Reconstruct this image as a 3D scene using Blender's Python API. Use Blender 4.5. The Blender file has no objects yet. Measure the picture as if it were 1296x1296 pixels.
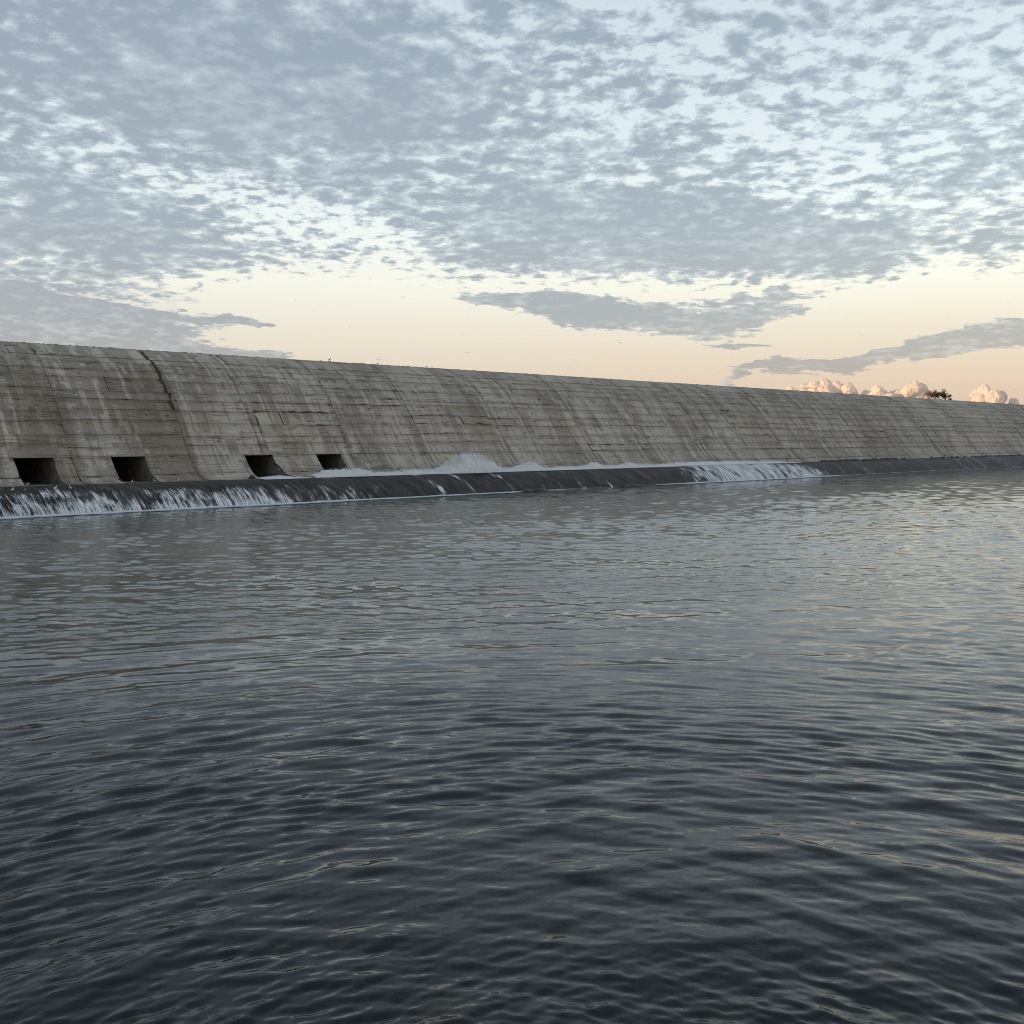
import bpy, bmesh, math, random
import numpy as np
from math import radians, sin, cos, atan, atan2, pi

S = bpy.context.scene
rng = np.random.default_rng(11)
random.seed(11)

# ------------------------------------------------------------------ camera
cam_d = bpy.data.cameras.new("camera")
cam = bpy.data.objects.new("camera", cam_d)
S.collection.objects.link(cam)
cam.location = (0, 0, 4.0)
cam.rotation_euler = (radians(90), 0, 0)
cam_d.sensor_width = 36.0
cam_d.lens = 36.0
cam_d.shift_y = -93.0 / 1296.0
cam_d.clip_start = 0.1
cam_d.clip_end = 30000
S.camera = cam
S.view_settings.view_transform = 'Standard'
S.view_settings.look = 'None'
S.view_settings.gamma = 1.0
S.view_settings.exposure = 0.0
S.view_settings.use_curve_mapping = False
S.cycles.max_bounces = 5
S.cycles.transparent_max_bounces = 12
S.cycles.pixel_filter_type = 'BLACKMAN_HARRIS'
S.cycles.filter_width = 1.0

# sun: just above the horizon far to the left, beyond the dam, so that the dam
# and the water lie in the dam's own shade and only distant clouds catch it
SUN_AZ, SUN_EL = radians(-115), radians(1.8)
SUN_DIR = (sin(SUN_AZ) * cos(SUN_EL), cos(SUN_AZ) * cos(SUN_EL), sin(SUN_EL))

def pix(px, py):                       # direction (azimuth, elevation) of a point of sky
    u, v = (px - 648) / 1296, (555 - py) / 1296
    return atan(u), atan(v * cos(atan(u)))

# ------------------------------------------------------------------ node expressions
class X:
    """A scalar socket with arithmetic."""
    nt = None
    def __init__(s, sock): s.s = sock
    @staticmethod
    def m(op, a, b=None, c=None, clamp=False):
        n = X.nt.nodes.new('ShaderNodeMath'); n.operation = op; n.use_clamp = clamp
        for i, q in enumerate((a, b, c)):
            if q is None: continue
            if isinstance(q, X): X.nt.links.new(q.s, n.inputs[i])
            else: n.inputs[i].default_value = q
        return X(n.outputs[0])
    def __add__(a, b): return X.m('ADD', a, b)
    __radd__ = __add__
    def __sub__(a, b): return X.m('SUBTRACT', a, b)
    def __rsub__(a, b): return X.m('SUBTRACT', b, a)
    def __mul__(a, b): return X.m('MULTIPLY', a, b)
    __rmul__ = __mul__
    def __truediv__(a, b): return X.m('DIVIDE', a, b)
    def mx(a, b): return X.m('MAXIMUM', a, b)
    def mn(a, b): return X.m('MINIMUM', a, b)
    def cl(a): return X.m('ADD', a, 0.0, clamp=True)
    def fl(a): return X.m('FLOOR', a)
    def ab(a): return X.m('ABSOLUTE', a)
    def pw(a, b): return X.m('POWER', a, b)

def ramp01(x, a, b):                   # smoothstep
    n = X.nt.nodes.new('ShaderNodeMapRange'); n.interpolation_type = 'SMOOTHSTEP'
    X.nt.links.new(x.s, n.inputs['Value'])
    n.inputs['From Min'].default_value = a; n.inputs['From Max'].default_value = b
    return X(n.outputs['Result'])
def vec(x, y, z=0.0):
    n = X.nt.nodes.new('ShaderNodeCombineXYZ')
    for i, q in enumerate((x, y, z)):
        if isinstance(q, X): X.nt.links.new(q.s, n.inputs[i])
        else: n.inputs[i].default_value = q
    return n.outputs[0]
def noise(v, scale=1.0, detail=3.0, rough=0.5, dist=0.0):
    n = X.nt.nodes.new('ShaderNodeTexNoise'); n.noise_dimensions = '3D'
    X.nt.links.new(v, n.inputs['Vector'])
    n.inputs['Scale'].default_value = scale; n.inputs['Detail'].default_value = detail
    n.inputs['Roughness'].default_value = rough; n.inputs['Distortion'].default_value = dist
    return X(n.outputs[0])
def white(v):
    n = X.nt.nodes.new('ShaderNodeTexWhiteNoise'); n.noise_dimensions = '3D'
    X.nt.links.new(v, n.inputs['Vector']); return X(n.outputs['Value'])
def mixc(f, a, b):
    n = X.nt.nodes.new('ShaderNodeMix'); n.data_type = 'RGBA'
    ins = [i for i in n.inputs if i.type == 'RGBA']
    if isinstance(f, X): X.nt.links.new(f.s, n.inputs[0])
    else: n.inputs[0].default_value = f
    for i, q in zip(ins, (a, b)):
        if isinstance(q, tuple): i.default_value = (*q, 1)
        else: X.nt.links.new(q, i)
    return [o for o in n.outputs if o.type == 'RGBA'][0]
def cramp(x, stops):
    n = X.nt.nodes.new('ShaderNodeValToRGB'); X.nt.links.new(x.s, n.inputs[0])
    cr = n.color_ramp
    while len(cr.elements) < len(stops): cr.elements.new(0.5)
    for e, (p, c) in zip(cr.elements, stops): e.position = p; e.color = (*c, 1)
    return n.outputs[0]
def sep(v):
    n = X.nt.nodes.new('ShaderNodeSeparateXYZ'); X.nt.links.new(v, n.inputs[0])
    return [X(o) for o in n.outputs]
def node(t, **kw):
    n = X.nt.nodes.new(t)
    for k, v in kw.items(): setattr(n, k, v)
    return n

# ------------------------------------------------------------------ sky
W = bpy.data.worlds.new("World"); S.world = W; W.use_nodes = True
X.nt = nt = W.node_tree; nt.nodes.clear()
tc = node('ShaderNodeTexCoord')
dx, dy, dz = sep(tc.outputs['Generated'])
az = X.m('ARCTAN2', dx, dy)
el = X.m('ARCSINE', dz)
zc = dz.mx(0.0) + 0.19
Pxy = vec(dx / zc, dy / zc)
PX, PY = dx / zc, dy / zc
warp = noise(Pxy, 2.3, 3, 0.55) - 0.5
warp2 = noise(vec(PX, PY, 7.0), 2.3, 3, 0.55) - 0.5
fine_w = noise(vec(az * 1.0, el * 2.6, 3.3), 18.0, 4, 0.6) - 0.5
fine_w2 = noise(vec(az * 1.0, el * 2.6, 9.3), 18.0, 4, 0.6) - 0.5
wa = az + warp * 0.10 + fine_w * 0.05
we = el + warp2 * 0.035 + fine_w2 * 0.022

def blob(px, py, rx, ry, deg, amp, soft=True):
    a0, e0 = pix(px, py)
    t = radians(deg)
    ax, ey = wa - a0, we - e0
    p = (ax * (cos(t) * 1296 / rx)) + (ey * (sin(t) * 1296 / rx))
    q = (ey * (cos(t) * 1296 / ry)) - (ax * (sin(t) * 1296 / ry))
    d = p * p + q * q
    return ramp01(d, 1.6, 0.0 if soft else 0.7) * amp

# the high mottled deck: full above about nine degrees, coverage drifting
edge = we + (noise(vec(az, 0.0, 2.0), 3.0, 2) - 0.5) * 0.05
deck = ramp01(edge, 0.130, 0.185) * 0.70
deck = deck + (noise(vec(PX, PY, 4.0), 1.2, 3, 0.5) - 0.5) * 0.5 * ramp01(el, 0.13, 0.2)
for b in ((120, 70, 420, 190, 0, .42), (380, 120, 240, 90, 0, .30), (50, 340, 230, 80, 0, .62), (560, 170, 160, 120, 0, .10),
          (840, 305, 330, 60, -4, .55), (740, 210, 230, 60, -8, .14), (1240, 190, 110, 45, 10, .10), (960, 325, 190, 30, -6, .25),
          (210, 215, 270, 34, -14, -.30), (330, 275, 220, 60, -10, -.10), (470, 190, 150, 30, 5, -.08),
          (1140, 90, 240, 70, 12, -.06), (1100, 225, 240, 34, 12, -.12), (15, 262, 50, 18, 0, -.3),
          (500, 352, 330, 20, 2, -.12)):
    deck = deck + blob(*b)
cells = noise(vec(PX + warp * .06, PY + warp2 * .06, 1.0), 20.0, 5, 0.58, 0.08)
cells_b = noise(vec(PX, PY, 5.0), 7.5, 4, 0.6, 0.15)
d_deck = deck + ((cells - 0.5) * 2.5 + (cells_b - 0.5) * 1.1) * ramp01(el, .10, .16)
# long low banks near the horizon
banks = None
for b in ((770, 398, 175, 22, -9, 1.0), (700, 385, 110, 14, -6, .7), (930, 400, 95, 10, 7, .9), (905, 384, 110, 9, 3, .55),
          (920, 441, 62, 5, -3, .95),
          (1075, 457, 190, 8, 7, 1.0), (1190, 440, 160, 14, 9, 1.05), (1290, 420, 120, 22, 9, 1.0),
          (15, 400, 220, 50, -8, 1.4), (130, 436, 200, 15, -5, 1.5), (285, 449, 80, 5, -3, .95),
          (215, 396, 125, 11, -7, .85), (310, 409, 50, 5, -8, .8), (900, 345, 130, 8, 4, .5), (1000, 375, 90, 6, 4, .35)):
    q = blob(*b); banks = q if banks is None else banks + q
streak = noise(vec(az, el * 5.5 + az * .4, 8.0), 34.0, 6, 0.68, 0.1)
streak2 = noise(vec(az, el * 3.6 + az * .3, 15.0), 75.0, 5, 0.62, 0.1)
d_bank = banks * 1.08 + (streak - 0.5) * 2.0 + (streak2 - 0.5) * 1.7
cov_d = ramp01(d_deck, 0.22, 0.84)
cov_b = ramp01(d_bank, 0.25, 0.75)
cov = cov_d.mx(cov_b)
thick = ramp01(d_deck, 0.5, 1.15).mx(ramp01(d_bank, .4, 1.0) * .9)

el_n = (el / 1.5708).cl()
k = lambda r: r / 1.5708
grad = cramp(el_n, [(0.0, (.43, .40, .42)), (k(.03), (.50, .445, .45)), (k(.07), (.58, .525, .51)), (k(.11), (.67, .625, .59)),
                    (k(.15), (.77, .76, .71)), (k(.20), (.75, .79, .79)), (k(.27), (.65, .71, .75)), (k(.38), (.55, .62, .68)),
                    (k(.60), (.36, .44, .54)), (1.0, (.24, .31, .41))])
side = ramp01(az, -0.25, 0.42)
low = ramp01(el, 0.15, 0.02)
grad = mixc(side * low * 0.65, grad, (.50, .42, .41))
lit_rim = mixc(ramp01(el, 0.12, 0.24), (.80, .77, .70), (.72, .79, .83))
shade = mixc(ramp01(el, 0.40, 0.85), mixc(ramp01(el, 0.06, 0.30), (.20, .235, .355), (.225, .27, .345)), (.21, .25, .31))
soft = noise(vec(PX, PY, 12.0), 3.0, 4, 0.5)
body = mixc((soft * 0.7 + (1.0 - thick) * 0.40 - 0.24 - ramp01(el, .17, .11) * .13 + (0.5 - cells) * 1.7 + (0.5 - cells_b) * 1.0).cl(), shade, mixc(ramp01(el, 0.42, 0.9), (.53, .60, .66), (.38, .44, .50)))
col = mixc(ramp01(cov, 0.0, 0.5) * 0.35 * ramp01(el, 0.05, 0.16), grad, lit_rim)
col = mixc(ramp01(cov, 0.05, 1.0) * 0.93, col, body)
col = mixc(ramp01(dz, 0.0, -0.03), col, (.10, .10, .10))
bg = node('ShaderNodeBackground'); nt.links.new(col, bg.inputs[0]); bg.inputs[1].default_value = 1.0
sky = node('ShaderNodeTexSky', sky_type='NISHITA', sun_disc=False)
sky.sun_elevation = SUN_EL; sky.sun_rotation = SUN_AZ
sky.air_density = 1.0; sky.dust_density = 1.0
bg2 = node('ShaderNodeBackground'); nt.links.new(sky.outputs[0], bg2.inputs[0]); bg2.inputs[1].default_value = 0.15
ad = node('ShaderNodeAddShader'); nt.links.new(bg.outputs[0], ad.inputs[0]); nt.links.new(bg2.outputs[0], ad.inputs[1])
wo = node('ShaderNodeOutputWorld'); nt.links.new(ad.outputs[0], wo.inputs[0])

# ------------------------------------------------------------------ sun
from mathutils import Vector, Matrix, noise as mnoise
sd = bpy.data.lights.new("sun", 'SUN'); sd.energy = 5.0; sd.angle = radians(0.6); sd.color = (1.0, .55, .27)
so = bpy.data.objects.new("sun", sd); S.collection.objects.link(so)
so.rotation_euler = Vector(SUN_DIR).to_track_quat('Z', 'Y').to_euler()

# ------------------------------------------------------------------ helpers
A = radians(45.892)                    # the dam runs along d, stands square to n
dv = np.array([sin(A), cos(A)]); nv = np.array([-cos(A), sin(A)])
def P3(D, T, z): return (D * nv[0] + T * dv[0], D * nv[1] + T * dv[1], z)
def P3a(D, T, z):
    D, T, z = np.broadcast_arrays(np.asarray(D, float), np.asarray(T, float), np.asarray(z, float))
    return np.stack([D * nv[0] + T * dv[0], D * nv[1] + T * dv[1], z], -1)
def T_at(D, px):
    u = (px - 648) / 1296
    return D * (cos(A) + u * sin(A)) / (sin(A) - u * cos(A))

def link(o, parent=None):
    S.collection.objects.link(o)
    if parent: o.parent = parent
    return o
def tag(o, label=None, cat=None, group=None, kind=None):
    if label: o['label'] = label
    if cat: o['category'] = cat
    if group: o['group'] = group
    if kind: o['kind'] = kind
    return o
def mesh_np(name, co, faces, mat, parent=None, uv=None, smooth=False, attrs=None):
    me = bpy.data.meshes.new(name)
    co = np.asarray(co, np.float32).reshape(-1, 3); faces = np.asarray(faces, np.int32)
    nf, k_ = faces.shape
    me.vertices.add(len(co)); me.vertices.foreach_set('co', co.ravel())
    me.loops.add(nf * k_); me.loops.foreach_set('vertex_index', faces.ravel())
    me.polygons.add(nf); me.polygons.foreach_set('loop_start', np.arange(nf, dtype=np.int32) * k_)
    if smooth: me.polygons.foreach_set('use_smooth', np.ones(nf, bool))
    me.update(calc_edges=True)
    if uv is not None:
        l = me.uv_layers.new(name='uv'); l.data.foreach_set('uv', np.asarray(uv, np.float32)[faces.ravel()].ravel())
    for k2, a in (attrs or {}).items():
        at = me.attributes.new(k2, 'FLOAT', 'POINT'); at.data.foreach_set('value', np.asarray(a, np.float32).ravel())
    if mat: me.materials.append(mat)
    return link(bpy.data.objects.new(name, me), parent)
def grid_faces(nu, nv_, flip=False):   # vertex index = i*nv_ + j
    i, j = np.meshgrid(np.arange(nu - 1), np.arange(nv_ - 1), indexing='ij')
    a = (i * nv_ + j).ravel(); b = a + nv_
    f = np.stack([a, b, b + 1, a + 1], 1)
    return f[:, ::-1] if flip else f
def empty(name, loc):
    o = bpy.data.objects.new(name, None); o.location = loc; o.empty_display_size = .2
    return link(o)
def bm_obj(name, bm, mat, parent=None, smooth=True):
    me = bpy.data.meshes.new(name)
    for f in bm.faces: f.smooth = smooth
    bm.to_mesh(me); bm.free(); me.materials.append(mat)
    return link(bpy.data.objects.new(name, me), parent)
def vnoise(p, seed=0.0, octaves=4, scale=1.0):        # slow python noise, small meshes only
    return np.array([mnoise.fractal(Vector((q[0] * scale + seed, q[1] * scale, q[2] * scale)), 1.0, 2.0, octaves) for q in p])
def n1(x, seed, n=6, f0=1.0):                         # cheap smooth 1-D noise
    r = np.random.default_rng(seed); o = 0; f = f0
    for i in range(n):
        o = o + np.sin(x * f + r.uniform(0, 6.28)) / (1.35 ** i); f *= r.uniform(1.5, 1.9)
    return o / 2.5

# ------------------------------------------------------------------ materials
def new_mat(name):
    m = bpy.data.materials.new(name); m.use_nodes = True
    X.nt = m.node_tree; m.node_tree.nodes.clear()
    return m
def out(sh, disp=None):
    o = node('ShaderNodeOutputMaterial'); X.nt.links.new(sh, o.inputs[0])
def principled(col, rough, normal=None, spec=0.4, ior=1.5):
    p = node('ShaderNodeBsdfPrincipled')
    if isinstance(col, tuple): p.inputs['Base Color'].default_value = (*col, 1)
    else: X.nt.links.new(col, p.inputs['Base Color'])
    if isinstance(rough, X): X.nt.links.new(rough.s, p.inputs['Roughness'])
    else: p.inputs['Roughness'].default_value = rough
    p.inputs['Specular IOR Level'].default_value = spec; p.inputs['IOR'].default_value = ior
    if normal is not None: X.nt.links.new(normal, p.inputs['Normal'])
    return p
def bump(h, dist, strength=1.0, normal=None):
    b = node('ShaderNodeBump'); X.nt.links.new(h.s, b.inputs['Height'])
    b.inputs['Distance'].default_value = dist; b.inputs['Strength'].default_value = strength
    if normal is not None: X.nt.links.new(normal, b.inputs['Normal'])
    return b.outputs[0]

def concrete_material(name, rich=True):
    m = new_mat(name)
    uvn = node('ShaderNodeUVMap', uv_map='uv')
    u, v, _ = sep(uvn.outputs[0])
    oi = node('ShaderNodeObjectInfo'); rnd = X(oi.outputs['Random'])
    big = noise(vec(u * .12, v * .25), 1.0, 3)
    med = noise(vec(u * .9, v * 1.6, 3.0), 1.0, 4, .6)
    fine = noise(vec(u, v, 6.0), 9.0, 5, .7)
    hor = noise(vec(u * .35, v * 7.0, 1.0), 1.0, 4, .65)         # thin lift lines
    slope = noise(vec(u * 5.0, v * .22, 2.0), 1.0, 4, .62)       # streaks down the face
    col = mixc(ramp01(big, .3, .7), (.40, .352, .29), (.49, .436, .366))
    col = mixc(ramp01(med, .42, .72) * .5, col, (.53, .475, .395))
    col = mixc(ramp01(slope, .50, .66) * .5, col, (.21, .178, .138))
    # board strips: plaster coat gone in ragged strips running down the face
    wob = (noise(vec(u * .3, v * .9, 4.0), 1.0, 3) - .5) * .12
    def strips(wid, seed, thr, vs):
        idx = ((u + wob) / wid).fl()
        r = white(vec(idx, seed))
        seg = noise(vec(idx * 3.7 + seed, v * vs + r * 20.0, seed), 1.0, 3, .55)
        return ramp01(seg + (fine - .5) * .10, thr, thr + .025)
    zone = ramp01(noise(vec(u * .13, v * .05, 9.0), 1.0, 2, .4), .44, .56)
    s1 = strips(.36, 1.0, .49, .22) * zone
    s2 = strips(.16, 5.0, .56, .4)
    s3 = strips(.75, 8.0, .58, .16)
    peel = s1.mx(s2 * .8).mx(s3 * .9)
    col = mixc(peel * .66, col, (.215, .186, .15))
    # spalled light flakes, mostly along board edges
    fl = noise(vec(u * 1.4, v * 3.6, 11.0), 1.0, 5, .68)
    flz = ramp01(noise(vec(u * .2, v * .35, 13.0), 1.0, 2), .42, .62)
    flake = ramp01(fl, .55, .60) * flz
    col = mixc(flake * .6, col, (.64, .585, .50))
    dk = ramp01(hor, .57, .64)
    brk = ramp01(noise(vec(u * .5, v * 1.2, 17.0), 1.0, 3), .42, .56)
    col = mixc(dk * brk * .30, col, (.10, .086, .066))
    # brown weathered bays and dark leaks under some joints
    edge_n = (noise(vec(((u * 3.1).fl()) * 1.3, v * .25, 31.0), 1.0, 3, .6) - .5)
    for u0, wd, k_ in ((21.9, 1.5, .55), (26.6, .7, .4), (29.0, 1.5, .7), (37.5, .5, .4), (44.2, .7, .45), (56.0, 1.4, .35), (66.0, 1.1, .35), (98.0, 2.5, .3), (122, 3.0, .3)):
        bay = ramp01((u + edge_n * 2.2 - u0).ab(), wd + .15, wd - .15) * ramp01(v + edge_n * 5.0, 11.9, 9.5)
        col = mixc(bay * k_, col, (.19, .16, .12))
    for u0, wd in ((35.4, .10), (42.4, .16), (43.6, .08), (49.1, .10), (58.2, .22), (61.5, .12), (68.8, .25), (71.0, .14), (77.0, .16), (86.0, .40), (88.5, .18), (93.0, .22), (101.5, .45), (110, .28), (118.4, .45), (120.3, .25), (139, .6), (142, .3), (151.5, .6)):
        lk = ramp01((u + edge_n * .25 - u0).ab(), wd, wd * .5) * ramp01(noise(vec(v * .45, u0, 37.0), 1.0, 3, .6), .40, .56)
        col = mixc(lk * .6, col, (.11, .095, .075))
    lt = ramp01(hor, .42, .34) * ramp01(noise(vec(u * .6, v * 1.2, 19.0), 1.0, 3), .5, .62)
    col = mixc(lt * .45, col, (.55, .51, .43))
    # pits and cavities
    pit = ramp01(noise(vec(u * 1.3, v * 2.4, 23.0), 1.0, 4, .6), .66, .70)
    col = mixc(pit * .75, col, (.04, .037, .032))
    # damp foot
    foot = ramp01(v + (noise(vec(u * .6, v * .8, 29.0), 1.0, 3) - .5) * 2.0, 1.2, .1)
    col = mixc(foot * .25, col, (.12, .115, .10))
    tint = node('ShaderNodeHueSaturation'); X.nt.links.new(col, tint.inputs['Color'])
    X.nt.links.new((rnd * .16 + .92 + (fine - .5) * .7).s, tint.inputs['Value'])
    h = fine * .35 + med * .5 + flake * .5 - peel * .7 - dk * brk * .7 - pit * 1.5 + hor * .4
    nrm = bump(h, .06, 1.0)
    p = principled(tint.outputs[0], .88, nrm, .25)
    out(p.outputs[0]); return m
M_con = concrete_material('weathered_concrete')

m = M_core = new_mat('joint_dark'); out(principled((.075, .066, .052), .95, None, .1).outputs[0])

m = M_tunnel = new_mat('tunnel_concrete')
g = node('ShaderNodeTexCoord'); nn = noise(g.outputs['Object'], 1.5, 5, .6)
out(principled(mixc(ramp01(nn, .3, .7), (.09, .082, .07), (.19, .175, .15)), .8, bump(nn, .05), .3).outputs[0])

m = M_cap = new_mat('crest_concrete')
uvn = node('ShaderNodeUVMap', uv_map='uv'); u, v, _ = sep(uvn.outputs[0])
nn = noise(vec(u * .8, v * 2.5), 1.0, 5, .65); n2 = noise(vec(u * .1, v * .3), 1.0, 3)
out(principled(mixc(ramp01(nn, .3, .7) * .6 + ramp01(n2, .3, .7) * .4, (.28, .255, .215), (.40, .365, .31)), .9, bump(nn, .03), .2).outputs[0])

m = M_apron = new_mat('wet_apron')
uvn = node('ShaderNodeUVMap', uv_map='uv'); u, v, _ = sep(uvn.outputs[0])
st = noise(vec(u * 3.0 - v * 1.0, v * .5), 1.0, 5, .65); st2 = noise(vec(u * .25, v * .5, 4.0), 1.0, 3); fi = noise(vec(u, v, 7.0), 14.0, 4, .65)
ca = mixc(ramp01(st, .35, .7), (.026, .024, .024), (.072, .066, .060))
ca = mixc(ramp01(st2, .48, .62) * .7, ca, (.085, .072, .058))
ca = mixc(ramp01(fi * .5 + st * .5, .52, .60) * .5, ca, (.13, .125, .12))
ca = mixc(ramp01(noise(vec(u * .7, v * .15, 12.0), 1.0, 4, .7), .60, .64) * .6, ca, (.16, .15, .135))
ca = mixc(ramp01(v, .5, .05) * .6, ca, (.16, .155, .145))  # paler band along the top: water sheen put into the colour
out(principled(ca, (.45 + (fi - .5) * .6 + ramp01(st2, .45, .65) * .15), bump(st * 1.2 + fi * .6, .12), .14).outputs[0])

m = M_foam = new_mat('falling_white_water')
uvn = node('ShaderNodeUVMap', uv_map='uv'); u, v, _ = sep(uvn.outputs[0])
fa = X(node('ShaderNodeAttribute', attribute_name='foam').outputs['Fac'])
lean = u - v * .12
s_a = noise(vec(lean * 7.5, v * .7, 1.0), 1.0, 5, .66, .15)
s_b = noise(vec(lean * 1.6, v * .8, 5.0), 1.0, 3, .6, .3)
s_c = noise(vec(u * 1.0, v * 1.4, 8.0), 9.0, 3, .6)
val = fa * 1.25 + (s_a - .5) * 1.7 + (s_b - .5) * 1.7 + (s_c - .5) * .35
al = ramp01(val, .62, 1.15) * .94
cf = mixc(ramp01(s_a + (s_c - .5) * .4, .38, .66), (.52, .56, .60), (.92, .93, .93))
d = node('ShaderNodeBsdfDiffuse'); X.nt.links.new(cf, d.inputs[0]); X.nt.links.new(bump(s_a + s_c * .4, .15), d.inputs['Normal'])
gl = node('ShaderNodeBsdfGlossy'); gl.inputs['Roughness'].default_value = .25
mx = node('ShaderNodeMixShader'); mx.inputs[0].default_value = .07
X.nt.links.new(d.outputs[0], mx.inputs[1]); X.nt.links.new(gl.outputs[0], mx.inputs[2])
tr = node('ShaderNodeBsdfTransparent'); m2 = node('ShaderNodeMixShader'); X.nt.links.new(al.s, m2.inputs[0])
X.nt.links.new(tr.outputs[0], m2.inputs[1]); X.nt.links.new(mx.outputs[0], m2.inputs[2]); out(m2.outputs[0])

m = M_spray = new_mat('churned_white_water')
gp = node('ShaderNodeNewGeometry'); g = node('ShaderNodeTexCoord')
ha = X(node('ShaderNodeAttribute', attribute_name='foam').outputs['Fac'])
ns = noise(g.outputs['Object'], 3.5, 5, .7); nb = noise(g.outputs['Object'], 9.0, 4, .6)
al = ramp01(ha * 1.3 + (ns - .5) * 1.0 + (nb - .5) * .5, .30, .80)
d = node('ShaderNodeBsdfDiffuse'); X.nt.links.new(mixc(ramp01(ns, .3, .6), (.80, .83, .85), (.93, .94, .94)), d.inputs[0])
X.nt.links.new(bump(ns, .04), d.inputs['Normal'])
tl = node('ShaderNodeBsdfTranslucent'); tl.inputs[0].default_value = (.92, .93, .94, 1)
mx = node('ShaderNodeMixShader'); mx.inputs[0].default_value = .3
X.nt.links.new(d.outputs[0], mx.inputs[1]); X.nt.links.new(tl.outputs[0], mx.inputs[2])
tr = node('ShaderNodeBsdfTransparent'); m2 = node('ShaderNodeMixShader'); X.nt.links.new(al.s, m2.inputs[0])
X.nt.links.new(tr.outputs[0], m2.inputs[1]); X.nt.links.new(mx.outputs[0], m2.inputs[2]); out(m2.outputs[0])

m = M_drop = new_mat('water_droplets'); out(principled((.92, .94, .95), .4, None, .5).outputs[0])

m = M_rock = new_mat('wet_rock')
g = node('ShaderNodeTexCoord'); nn = noise(g.outputs['Object'], 6.0, 5, .65)
out(principled(mixc(ramp01(nn, .35, .65), (.02, .019, .018), (.075, .068, .058)), .45, bump(nn, .03), .4).outputs[0])
m = M_stone = new_mat('submerged_stone')
g = node('ShaderNodeTexCoord'); nn = noise(g.outputs['Object'], 3.0, 6, .7)
out(principled(mixc(ramp01(nn, .3, .7), (.20, .145, .09), (.46, .35, .23)), .8, bump(nn, .05), .2).outputs[0])
m = M_bed = new_mat('silty_bed')
g = node('ShaderNodeTexCoord'); nn = noise(g.outputs['Object'], .7, 6, .65)
out(principled(mixc(ramp01(nn, .35, .7), (.010, .014, .014), (.035, .036, .028)), .9, None, .1).outputs[0])
m = M_land = new_mat('scrub_ground')
g = node('ShaderNodeTexCoord'); nn = noise(g.outputs['Object'], .05, 6, .65)
out(principled(mixc(ramp01(nn, .35, .7), (.06, .065, .04), (.13, .11, .08)), .95, None, .1).outputs[0])
m = M_rust = new_mat('rusty_iron')
g = node('ShaderNodeTexCoord'); nn = noise(g.outputs['Object'], 20.0, 4, .65)
out(principled(mixc(ramp01(nn, .3, .7), (.03, .025, .022), (.10, .055, .035)), .8, None, .3).outputs[0])
m = M_white = new_mat('white_plumage'); out(principled((.78, .78, .76), .7, None, .2).outputs[0])
m = M_dark = new_mat('dark_plumage'); out(principled((.05, .045, .04), .7, None, .2).outputs[0])
m = M_beak = new_mat('beak_and_legs'); out(principled((.06, .05, .03), .5, None, .3).outputs[0])
def leaf_mat(name, a, b):
    m = new_mat(name); oi = node('ShaderNodeTexCoord'); nn = noise(oi.outputs['Object'], 3.0, 3)
    p = principled(mixc(ramp01(nn, .35, .65), a, b), .6, None, .3); out(p.outputs[0]); return m
M_leaf = leaf_mat('green_leaves', (.03, .038, .018), (.07, .075, .035))
M_glow_leaf = leaf_mat('orange_glow_leaves', (.10, .045, .018), (.20, .09, .03))  # orange of low light and clouds behind, put into the leaf colour
m = M_bark = new_mat('bark'); out(principled((.045, .034, .026), .9, None, .1).outputs[0])

m = M_cloud = new_mat('cloud_vapour')
g = node('ShaderNodeTexCoord'); nn = noise(g.outputs['Object'], .02, 3, .5)
d = node('ShaderNodeBsdfDiffuse'); d.inputs[0].default_value = (.98, .92, .85, 1); X.nt.links.new(bump(nn, 6.0, .3), d.inputs['Normal'])
tl = node('ShaderNodeBsdfTranslucent'); tl.inputs[0].default_value = (.95, .90, .86, 1)
mx = node('ShaderNodeMixShader'); mx.inputs[0].default_value = .45
X.nt.links.new(d.outputs[0], mx.inputs[1]); X.nt.links.new(tl.outputs[0], mx.inputs[2])
lw = node('ShaderNodeLayerWeight'); lw.inputs[0].default_value = .5
tr = node('ShaderNodeBsdfTransparent'); m2 = node('ShaderNodeMixShader'); X.nt.links.new((ramp01(X(lw.outputs['Facing']), .40, 1.0) * .95).s, m2.inputs[0])
X.nt.links.new(mx.outputs[0], m2.inputs[1]); X.nt.links.new(tr.outputs[0], m2.inputs[2]); out(m2.outputs[0])

# water surface
m = M_water = new_mat('river_water')
g = node('ShaderNodeTexCoord'); px_, py_, pz_ = sep(g.outputs['Object'])
amp = X(node('ShaderNodeAttribute', attribute_name='ripple').outputs['Fac'])
r1 = noise(vec(px_ * 2.6 + py_ * .5, py_ * 6.5, 0.0), 1.0, 4, .6, .4)
r2 = noise(vec(px_ * 9.0, py_ * 20.0, 3.0), 1.0, 3, .6, .3)
r3 = noise(vec(px_ * 1.0 - py_ * .25, py_ * 2.4, 6.0), 1.0, 3, .55, .5)
nrm = bump(r1 * .005 * amp + r2 * .001 * amp + r3 * .010 * amp, 1.0, 1.0)
fr = node('ShaderNodeFresnel'); fr.inputs[0].default_value = 1.38; X.nt.links.new(nrm, fr.inputs['Normal'])
gl = node('ShaderNodeBsdfGlossy'); gl.inputs['Roughness'].default_value = .02; gl.inputs[0].default_value = (1, 1, 1, 1)
X.nt.links.new(nrm, gl.inputs['Normal'])
silt_and_sheen = X(node('ShaderNodeAttribute', attribute_name='silt_and_sheen').outputs['Fac'])  # silt colour paling with distance, also standing in for brighter sky reflection
d = node('ShaderNodeBsdfDiffuse'); X.nt.links.new(mixc(silt_and_sheen, (.002, .007, .008), (.22, .215, .19)), d.inputs[0])
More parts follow.
